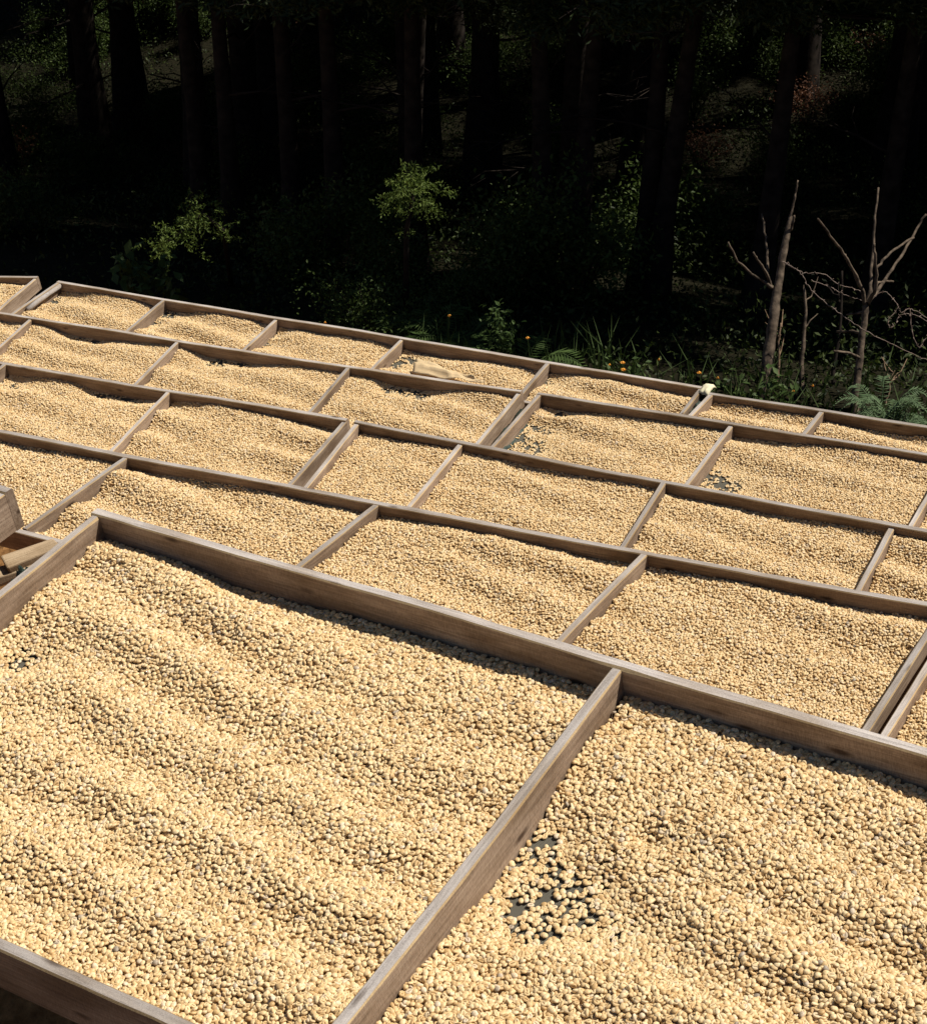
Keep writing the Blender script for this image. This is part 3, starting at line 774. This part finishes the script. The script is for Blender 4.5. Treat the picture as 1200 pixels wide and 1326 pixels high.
for a, b in zip(A2, B2):
    n1 = 9; c = r.normal(size=(n1, 3))*np.array([.09, .09, 0]); c[:, 2] = r.random(n1)*.1; cs.append(c+np.array([a, b, float(gh(a, b))]))
cs = np.concatenate(cs)@FR.T+CAM
gc = ob('ground_cover', leaves_mesh('ground_cover', cs, 0.04, M_cover, r, 0.45, 0.3))
tag(gc, 'low leafy ground cover across the dark forest floor', 'ground cover', kind='stuff')

# ---- light green low boughs that catch the sun
def bough(tree_base, pts_px, zs, sizes, label, seed, n_=900):
    r = np.random.default_rng(seed); root = empty('conifer_sapling', tree_base)
    M = Matrix.Translation(-Vector(tree_base))
    W_ = [at_depth(px, py, z) for (px, py), z in zip(pts_px, zs)]
    stem_pts = [np.asarray(tree_base)+(0, 0, -0.1)]+W_
    v, f = tube(stem_pts, list(np.linspace(0.022, 0.003, len(stem_pts))), 6); o = mesh_obj('stem', np.array(v)-np.array(tree_base), f, M_bark, root, smooth=True)
    cs = []
    for c, s in zip(W_, sizes):
        for k in range(int(40*s/0.2)):
            d = r.normal(size=3); d[2] *= 0.4; d /= np.linalg.norm(d)
            cs.append(spray_points(r, c+r.normal(0, .25*s, 3)*np.array([1, 1, .8]), d, s*r.uniform(.35, .75), int(n_*s/10), 0.16))
    cs = np.concatenate(cs)-np.array(tree_base)
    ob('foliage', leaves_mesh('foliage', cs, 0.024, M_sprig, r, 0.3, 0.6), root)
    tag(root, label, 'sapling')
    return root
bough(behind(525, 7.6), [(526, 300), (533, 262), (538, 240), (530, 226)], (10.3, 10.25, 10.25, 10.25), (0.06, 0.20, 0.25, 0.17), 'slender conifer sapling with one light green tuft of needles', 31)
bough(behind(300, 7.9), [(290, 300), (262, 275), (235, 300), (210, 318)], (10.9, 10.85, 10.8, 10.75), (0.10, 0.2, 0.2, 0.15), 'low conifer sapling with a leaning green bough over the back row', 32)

# ---- ferns and weeds right behind the back row
def frond(r, p0, az, L, lift, mat_w, npair=24):
    d = np.array([math.cos(az), math.sin(az), 0]); s = np.array([-d[1], d[0], 0]); parts = []
    P = lambda t: np.asarray(p0)+d*L*t*(0.9)+np.array([0, 0, 1])*L*(lift*t-0.75*lift*t*t*1.1)
    V = []; F = []
    sv, sf = tube([P(t) for t in np.linspace(0, 1, 6)], list(np.linspace(0.004, 0.001, 6)), 4); parts.append((sv, sf))
    for k in range(2, npair):
        t = k/npair; c = P(t); ln = mat_w*L*math.sin(math.pi*(0.12+0.88*t)**0.8)*r.uniform(.85, 1.1)
        for sd in (-1, 1):
            e = s*sd*0.9+d*0.45+np.array([0, 0, r.uniform(-.25, .1)]); w = d*0.024*L
            tip = c+e*ln; mid = c+e*ln*0.5
            parts.append(([c-w*0.5, mid+w*0.55, tip, mid-w*0.75], [(0, 1, 2), (0, 2, 3)]))
    return merge(*parts)
def fern(pos, label, seed, mat, nfr=8, L=0.4, lift=0.9, azs=None, w=0.26):
    r = np.random.default_rng(seed); root = empty('fern', pos)
    for k in range(nfr):
        az = (azs[k] if azs else 2*math.pi*k/nfr+r.normal(0, .25))
        v, f = frond(r, (0, 0, 0), az, L*r.uniform(.8, 1.15), lift*r.uniform(.8, 1.2), w); mesh_obj('frond', v, f, mat, root)
    tag(root, label, 'fern'); return root
fern(behind(545, 7.25), 'green fern behind the back board, below the slender sapling', 41, M_fern, 9, .42, 1.45)
fern(behind(592, 7.4), 'arching green fern between the two straight trunks', 42, M_fern, 8, .42, 1.45)
fern(behind(672, 7.15), 'fern with drooping fronds touching the back board beside an orange flower', 43, M_fern, 9, .46, 1.5)
fern(behind(1152, 7.2), 'bushy blue-green fern behind the back board near the forked pruned tree', 44, M_fernb, 30, .24, 2.2, w=.2)
fern(behind(1136, 7.3), 'upright blue-green fern at the foot of the forked pruned tree', 45, M_fernb, 9, .29, 2.8, w=.2)
fern(behind(1172, 7.1), 'low spreading blue-green fern at the end of the back row', 46, M_fernb, 20, .21, 2.0, w=.2)

def weed(pos, label, seed, h=0.3, n_=26, size=0.05):
    r = np.random.default_rng(seed); root = empty('leafy_weed', pos); cs = []; parts = []
    for k in range(5):
        e = np.array([r.normal(0, .1), r.normal(0, .1), h*r.uniform(.7, 1.1)]); parts.append(tube([(0, 0, -.02), e*0.5+r.normal(0, .01, 3), e], [.004, .003, .001], 4))
        t = r.random(n_//5*2)**.6; cs.append(np.outer(t, e)+r.normal(0, .03, (len(t), 3)))
    v, f = merge(*parts); mesh_obj('stem', v, f, M_fern, root)
    ob('foliage', leaves_mesh('foliage', np.concatenate(cs), size, M_fern, r, .55, .7), root)
    tag(root, label, 'weed'); return root
weed(behind(178, 7.1), 'broad-leaved weed sprouting behind the back board', 51, .5, 60, .09)
weed(behind(205, 7.1), 'second broad-leaved weed sprouting behind the back board', 52, .45, 50, .09)
weed(behind(648, 7.2), 'pale leafy weed between two ferns', 53, .42, 160, .035)
weed(behind(815, 7.2), 'weed below a pair of orange flowers', 54, .3, 40, .04)
weed(behind(965, 7.3), 'weed at the foot of the thick pruned tree', 55, .27, 40, .04)
weed(behind(1008, 7.3), 'weed growing by the peeling stake', 56, .3, 50, .05)

def flower(px, py, z, size, k):
    top = at_depth(px, py, z); gz = world_ground(top[0], top[1]); root = empty('orange_flower', (top[0], top[1], gz))
    r = np.random.default_rng(600+k); hgt = top[2]-gz
    v, f = tube([(0, 0, -.02), (r.normal(0, .02), r.normal(0, .02), hgt*.5), (0, 0, hgt)], [.003, .0025, .002], 5); mesh_obj('stem', v, f, M_fern, root)
    V = [(0, 0, hgt+.003)]; F = []
    for i in range(8):
        a0 = 2*math.pi*i/8; w = .36; c = len(V)
        V += [(size*.55*math.cos(a0-w), size*.55*math.sin(a0-w), hgt+.006), (size*math.cos(a0), size*math.sin(a0), hgt+r.uniform(-.002, .006)), (size*.55*math.cos(a0+w), size*.55*math.sin(a0+w), hgt+.006)]
        F += [(0, c, c+1), (0, c+1, c+2)]
    mesh_obj('petals', V, F, M_flower, root)
    bv, bf = tube([(0, 0, hgt-.004), (0, 0, hgt+.004), (0, 0, hgt+.011)], [size*.25, size*.42, size*.2], 8); mesh_obj('flower_head', bv, bf, M_flower, root, smooth=True)
    tag(root, 'small orange flower on a thin stem behind the back row', 'flower', 'orange flowers behind the back row')
for k, (px, py, z, s) in enumerate([(582, 409, 10.2, .013), (683, 438, 9.8, .013), (806, 470, 9.6, .016), (807, 479, 9.55, .016), (789, 473, 9.6, .010), (905, 483, 9.5, .015), (929, 490, 9.45, .010), (853, 466, 9.7, .008), (1027, 507, 9.3, .009), (1052, 500, 9.4, .008), (421, 418, 10.2, .009)]):
    flower(px, py, z, s, k)
gv = []; r = np.random.default_rng(77)
parts = []
for k in range(420):                               # grass along the shade line
    px = r.uniform(420, 1230); py = 437+(px-520)*0.167-r.uniform(-4, 26)
    p = behind(px, 7.0+.7*r.random()) if k % 6 == 0 else p+np.array([r.normal(0, .06), r.normal(0, .06), 0])
    e = np.array([r.normal(0, .06), r.normal(0, .06), r.uniform(.1, .34)]); s = np.array([.004, 0, 0])
    parts.append(([p-s-(0, 0, .03), p+s-(0, 0, .03), p+e*.55+s*.7+(0, 0, .02), p+e*.55-s*.7+(0, 0, .02), p+e*np.array([1.6, 1.6, .95])], [(0, 1, 2, 3), (3, 2, 4)]))
v, f = merge(*parts); tag(mesh_obj('grass', v, f, M_fern), 'thin grass blades at the edge of the wood', 'grass', kind='stuff')

# ------------------------------------------------------------------ the two pruned trees, saplings, stake, wire
def limb_px(base_w, z0, poly, seg=8, rough=0.0, seed=0):
    """tube through pixels (x, y, width px, depth offset) at the tree's own distance"""
    r = np.random.default_rng(seed); P = []; R = []; fine = []
    for i in range(len(poly)-1):
        p_, q_ = np.array(poly[i], float), np.array(poly[i+1], float)
        for t in ((0, .25, .5, .75) if seg > 5 else (0, .5)): fine.append(p_*(1-t)+q_*t)
    poly = fine+[np.array(poly[-1], float)]
    for (px, py, w, dz_) in poly:
        z = z0+dz_; P.append(at_depth(px, py, z)+r.normal(0, rough*.33, 3)-base_w); R.append(w*.72*z/FPX/2*r.uniform(.92, 1.09))
    return tube(P, R, seg)
def pruned(px, py, trunk, limbs, label, seed):
    base = on_ground(px, py); z0 = depth(base); root = empty('pruned_tree', base)
    t0 = [(px, py+8, trunk[0][2]*1.15, 0)]+trunk
    v, f = limb_px(base, z0, t0, 9, .006, seed); mesh_obj('trunk', v, f, M_dead, root, smooth=True)
    for i, l in enumerate(limbs):
        v, f = limb_px(base, z0, l, 6, .006, seed+i+1); mesh_obj('branch', v, f, M_dead, root, smooth=True)
    tag(root, label, 'tree'); return base, z0, root
B1, z1, R1 = pruned(988, 522, [(990, 500, 22, 0), (996, 450, 20, .02), (1003, 400, 18, .03), (1009, 360, 16, .05), (1014, 325, 13, .05), (1019, 300, 12, .06), (1024, 280, 9, .07)],
    [[(1023, 284, 6, .07), (1027, 262, 4.5, .05), (1030, 248, 4, .04), (1033, 233, 3, .02)],
     [(1000, 372, 8, .03), (988, 364, 6, 0), (972, 354, 5, -.1), (955, 338, 4.5, -.15), (942, 313, 3.5, -.2)],
     [(998, 372, 7, .03), (994, 355, 6, .1), (993, 325, 4.5, .2), (990, 300, 4, .25), (986, 277, 4, .3)],
     [(997, 368, 6, .03), (990, 350, 5, -.05), (982, 338, 4.5, -.1), (975, 327, 4, -.15)],
     [(1022, 300, 6, .06), (1026, 288, 5, .02), (1028, 278, 4, 0)]],
    'thick pruned tree with a leaning trunk and four stubby bare branches', 71)
B2, z2, R2 = pruned(1106, 532, [(1107, 515, 15, 0), (1111, 480, 14, 0), (1115, 445, 13, 0), (1119, 412, 12, 0), (1121, 394, 12, 0)],
    [[(1120, 396, 9, 0), (1115, 372, 7.5, -.05), (1108, 356, 6, -.1), (1092, 328, 5, -.2), (1075, 305, 4.5, -.3), (1058, 282, 3.5, -.4)],
     [(1112, 368, 6, -.05), (1104, 350, 5, 0), (1097, 338, 5, .05), (1093, 328, 4, .1)],
     [(1121, 396, 9, 0), (1127, 375, 7, 0), (1128, 345, 6, .05), (1131, 310, 5, .1), (1133, 280, 4.5, .1), (1137, 243, 4, .15)],
     [(1123, 394, 8, 0), (1132, 378, 7, -.1), (1135, 355, 6, -.15), (1132, 328, 5, -.2), (1131, 315, 4, -.2)],
     [(1123, 393, 8, 0), (1138, 372, 6.5, .1), (1155, 348, 5.5, .2), (1175, 318, 5, .3), (1190, 290, 4.5, .4), (1198, 277, 4, .4)],
     [(1134, 348, 5, -.15), (1145, 334, 5, -.1), (1162, 320, 4.5, 0), (1183, 307, 4, .1)],
     [(1126, 384, 6, 0), (1136, 366, 5, .1), (1146, 364, 4.5, .15), (1156, 364, 4, .2)],
     [(1118, 404, 6, 0), (1106, 406, 4, .05), (1096, 407, 3.5, .1)],
     [(1113, 464, 6, 0), (1100, 457, 5, -.1), (1080, 454, 4.5, -.2)],
     [(1116, 432, 6, 0), (1104, 429, 5, .2), (1083, 430, 4.5, .3)]],
    'slim pruned tree forking into long bare upright branches', 81)
def sapling(px, py, top, w, label, seed, name='bare_sapling', mat=None):
    base = on_ground(px, py); z0 = depth(base); root = empty(name, base)
    pts = [(px, py+6, w*1.2, 0)]+[(px+(top[0]-px)*t+math.sin(t*7+seed)*2, py+(top[1]-py)*t, w*(1-.55*t), 0) for t in (.1, .3, .5, .75, 1)]
    v, f = limb_px(base, z0, pts, 7, .004, seed); mesh_obj('stem', v, f, mat or M_dead, root, smooth=True)
    r = np.random.default_rng(seed)
    for k in range(4):
        t = r.uniform(.45, .95); x = px+(top[0]-px)*t; y = py+(top[1]-py)*t; dx = r.uniform(-22, 22)
        v, f = limb_px(base, z0, [(x, y, 3, 0), (x+dx*.5, y-r.uniform(3, 14), 2.2, .05), (x+dx, y-r.uniform(14, 34), 1.2, .1)], 5, .004, seed+k); mesh_obj('twig', v, f, mat or M_dead, root, smooth=True)
    tag(root, label, 'sapling'); return root
sapling(1038, 505, (1042, 372), 10, 'thin bare sapling standing between the two pruned trees', 91, mat=M_dead)
sapling(1079, 498, (1092, 350), 8, 'dark thin sapling just left of the slim pruned tree', 92, mat=M_bark)
sapling(1002, 517, (1012, 418), 6, 'pale peeling stake leaning against the thick pruned tree', 93, 'peeling_stake', M_twig)
sapling(1146, 520, (1158, 478), 3, 'dry straw-coloured twig poking out of the fern', 94, 'dry_twig', M_twig)

def wire(name, poly, z, label, seed, barbs=True, slack=0.0):
    r = np.random.default_rng(seed); W_ = np.array([at_depth(px, py, z+dz_) for px, py, dz_ in poly])
    # resample smoothly
    T = np.linspace(0, len(W_)-1, (len(W_)-1)*9+1); P = []
    for t in T:
        i = min(int(t), len(W_)-2); u = t-i; p0, p1, p2, p3 = W_[max(i-1, 0)], W_[i], W_[i+1], W_[min(i+2, len(W_)-1)]
        P.append(0.5*((2*p1)+(-p0+p2)*u+(2*p0-5*p1+4*p2-p3)*u*u+(-p0+3*p1-3*p2+p3)*u**3))
    P = np.array(P)+r.normal(0, .0018, (len(T), 3)); parts = [tube(P, [0.0024]*len(P), 5)]
    if barbs:
        for i in range(3, len(P)-2, 4):
            d = r.normal(size=3); d /= np.linalg.norm(d); parts.append(tube([P[i]-d*.012, P[i]+d*.012], [.0018, .0018], 4))
    v, f = merge(*parts); o = mesh_obj(name, v-P[0], f, M_wire, smooth=True) if False else mesh_obj(name, np.array(v)-P[0], f, M_wire, smooth=True)
    o.location = P[0]; tag(o, label, 'wire', 'rusty barbed wire by the pruned trees'); return o
wire('barbed_wire', [(1012, 338, 0), (1035, 352, 0), (1050, 375, 0), (1080, 400, 0), (1120, 428, -.05), (1160, 448, 0), (1204, 468, .1)], z2-.05, 'long barbed wire strand slanting between and past the pruned trees', 101)
wire('barbed_wire', [(1014, 339, 0), (1040, 353, 0), (1065, 354, 0), (1085, 368, 0), (1100, 372, 0), (1118, 378, 0)], z2+.05, 'short barbed wire strand joining the pruned trees near their forks', 102)
wire('barbed_wire', [(1050, 362, 0), (1075, 372, 0), (1095, 382, 0), (1119, 390, 0)], z2+.1, 'sagging barbed wire below the short strand', 103)
wire('barbed_wire', [(1130, 385, 0), (1146, 378, 0), (1160, 392, 0), (1166, 404, 0), (1180, 400, 0), (1205, 415, 0)], z2+.05, 'curled barbed wire looping away from the slim pruned tree', 104)
wire('barbed_wire', [(1163, 398, 0), (1150, 415, 0), (1153, 424, 0), (1160, 418, 0), (1166, 408, 0), (1185, 408, 0), (1206, 420, 0)], z2+.1, 'barbed wire coil with a tight hook loop', 105)
wire('barbed_wire', [(1178, 400, 0), (1181, 430, 0), (1190, 450, 0), (1196, 440, 0), (1206, 432, 0)], z2, 'barbed wire end hanging down in a hook', 106)

# ------------------------------------------------------------------ small things on and round the trays
# grey stick on the beans in the back row
def on_beans(px, py, row, up=0.0):
    D = ROWD[row]+0.030; p = on_row(px, py, row, D); return f2w((p[0], p[1], -D+up))
p0, p1 = on_beans(36, 403, 5, .01), on_beans(79, 372, 5, .012)
v, f = tube([p0-p0, (p1-p0)*.3+(.0, .004, .004), (p1-p0)*.62+(.002, -.004, .006), (p1-p0)], [.015, .016, .014, .015], 8)
o = mesh_obj('stick', v, f, M_grey, smooth=True); o.location = p0; tag(o, 'weathered grey stick lying on the beans along a tray end', 'stick')
# crumpled plastic sheet behind the fourth row's back board
def sheet(name, corners, row, mat, label, cat, seed, amp=.02, nu=22, nv=8, up=.0):
    r = np.random.default_rng(seed); c = [on_beans(px, py, row, u) for px, py, u in corners]; V = []
    for i in range(nu+1):
        for j in range(nv+1):
            s, t = i/nu, j/nv; p = (c[0]*(1-s)+c[1]*s)*(1-t)+(c[3]*(1-s)+c[2]*s)*t
            k = amp*(vn1(s*6+seed, t*3.5)+.6*vn2(s*13, t*7+seed)+.8)
            V.append(p+nW*k-c[0])
    F = [(i*(nv+1)+j, (i+1)*(nv+1)+j, (i+1)*(nv+1)+j+1, i*(nv+1)+j+1) for i in range(nu) for j in range(nv)]
    o = mesh_obj(name, V, F, mat, smooth=True); o.location = c[0]
    m = o.modifiers.new('thickness', 'SOLIDIFY'); m.thickness = .0015
    tag(o, label, cat); return o
m, n_, b_ = new_mat('cloudy_plastic'); b_.inputs['Base Color'].default_value = (.78, .60, .36, 1); b_.inputs['Roughness'].default_value = .35; b_.inputs['Transmission Weight'].default_value = .25; b_.inputs['IOR'].default_value = 1.3
sheet('plastic_sheet', [(534, 486, .008), (630, 500, .008), (612, 492, .012), (540, 472, .035)], 5, m, 'crumpled translucent plastic sheet lying in the long back-row tray', 'plastic sheet', 5, .012)
# pale cloth wrapped over the corner between two back-row trays
p = on_row(915, 503, 5); cpos = f2w((p[0], p[1], -ROWD[5]))
root = empty('pale_cloth', cpos, FR); V = []; F = []
nu, nv = 12, 8
for i in range(nu+1):
    for j in range(nv+1):
        s, t = i/nu*2-1, j/nv*2-1; V.append((s*.028, t*.045, .016-.035*max(0, abs(s)-.5)**1.2-.02*abs(t)**3+.007*vn1(s*3+3, t*3+8)))
F = [(i*(nv+1)+j, (i+1)*(nv+1)+j, (i+1)*(nv+1)+j+1, i*(nv+1)+j+1) for i in range(nu) for j in range(nv)]
o = mesh_obj('wrap', V, F, M_pale, root, smooth=True); mm = o.modifiers.new('thickness', 'SOLIDIFY'); mm.thickness = .004
tag(root, 'cream cloth knotted over the joint of two back-row trays', 'cloth')
# dark shade cloth hanging in the tray gaps
def strip(px_pts, row, drop, label, seed, wid=.05):
    r = np.random.default_rng(seed); P = [np.array([*on_row(px, py, row), -ROWD[row]-drop]) for px, py in px_pts]
    W_ = [f2w(p) for p in P]; V = []; T = np.linspace(0, len(W_)-1, 26)
    for t in T:
        i = min(int(t), len(W_)-2); p = W_[i]*(1-(t-i))+W_[i+1]*(t-i)
        for j in range(5):
            u = j/4-.5; V.append(p+aW*u*wid+nW*(.018*vn1(t*3+seed, j*1.3)+.01*vn2(t*7, j*2+seed)-.03*abs(u))-W_[0])
    F = [(i*5+j, (i+1)*5+j, (i+1)*5+j+1, i*5+j+1) for i in range(25) for j in range(4)]
    o = mesh_obj('shade_cloth', V, F, M_flap, smooth=True); o.location = W_[0]; mm = o.modifiers.new('thickness', 'SOLIDIFY'); mm.thickness = .003
    tag(o, label, 'cloth'); return o
strip([(686, 511), (665, 540), (640, 568)], 4, .05, 'dark green cloth crumpled in the gap between two fourth-row trays', 1, .10)
strip([(52, 372), (35, 388), (14, 400)], 5, .085, 'dark mesh cloth sagging below the back-row corner tray', 2, .06)
strip([(912, 503), (903, 515), (895, 526)], 5, .03, 'dark cloth strip tucked between two back-row trays', 3, .05)
strip([(2, 712), (14, 697), (24, 682)], 1, .105, 'dark green netting edge hanging below the raised corner tray', 4, .07)
v, f = tube([f2w((*on_row(8, 704, 1), -ROWD[1]-.13)), f2w((*on_row(20, 697, 1), -ROWD[1]-.115)), f2w((*on_row(31, 688, 1), -ROWD[1]-.10)), f2w((*on_row(38, 681, 1), -ROWD[1]-.10))], [.02, .016, .010, .007], 8)
o = mesh_obj('plastic_tie', np.array(v)-v[0], f, plain('black_plastic', (.012, .015, .012), .35, spec=.5), smooth=True); o.location = v[0]
tag(o, 'twisted black plastic tie dangling off the raised corner tray', 'tie')
# loose planks below the gap in front of the second row
def plank(p_px, q_px, D, w, th, label, seed):
    a = on_row(*p_px, 2, D); b = on_row(*q_px, 2, D); root = f2w((a[0], a[1], -D)); d = b-a; L = np.linalg.norm(d); ang = math.atan2(d[1], d[0])
    v, f = box((0, -w/2, -th), (L, w/2, 0)); r = np.random.default_rng(seed); v = np.array(v)+r.normal(0, .004, (8, 3))
    o = mesh_obj('plank', v, f, M_raw); o.matrix_world = Matrix.Translation(Vector(root)) @ Matrix(FR.tolist()).to_4x4() @ Matrix.Rotation(ang, 4, 'Z')
    bm = o.modifiers.new('bevel', 'BEVEL'); bm.width = .004; bm.segments = 2
    tag(o, label, 'plank'); return o
plank((6, 728), (74, 701), 2.19, .05, .03, 'pale rough plank lying below the gap beside the raised tray', 1)
plank((-40, 752), (60, 722), 2.21, .045, .03, 'orange-brown plank under the pale rough plank', 2)
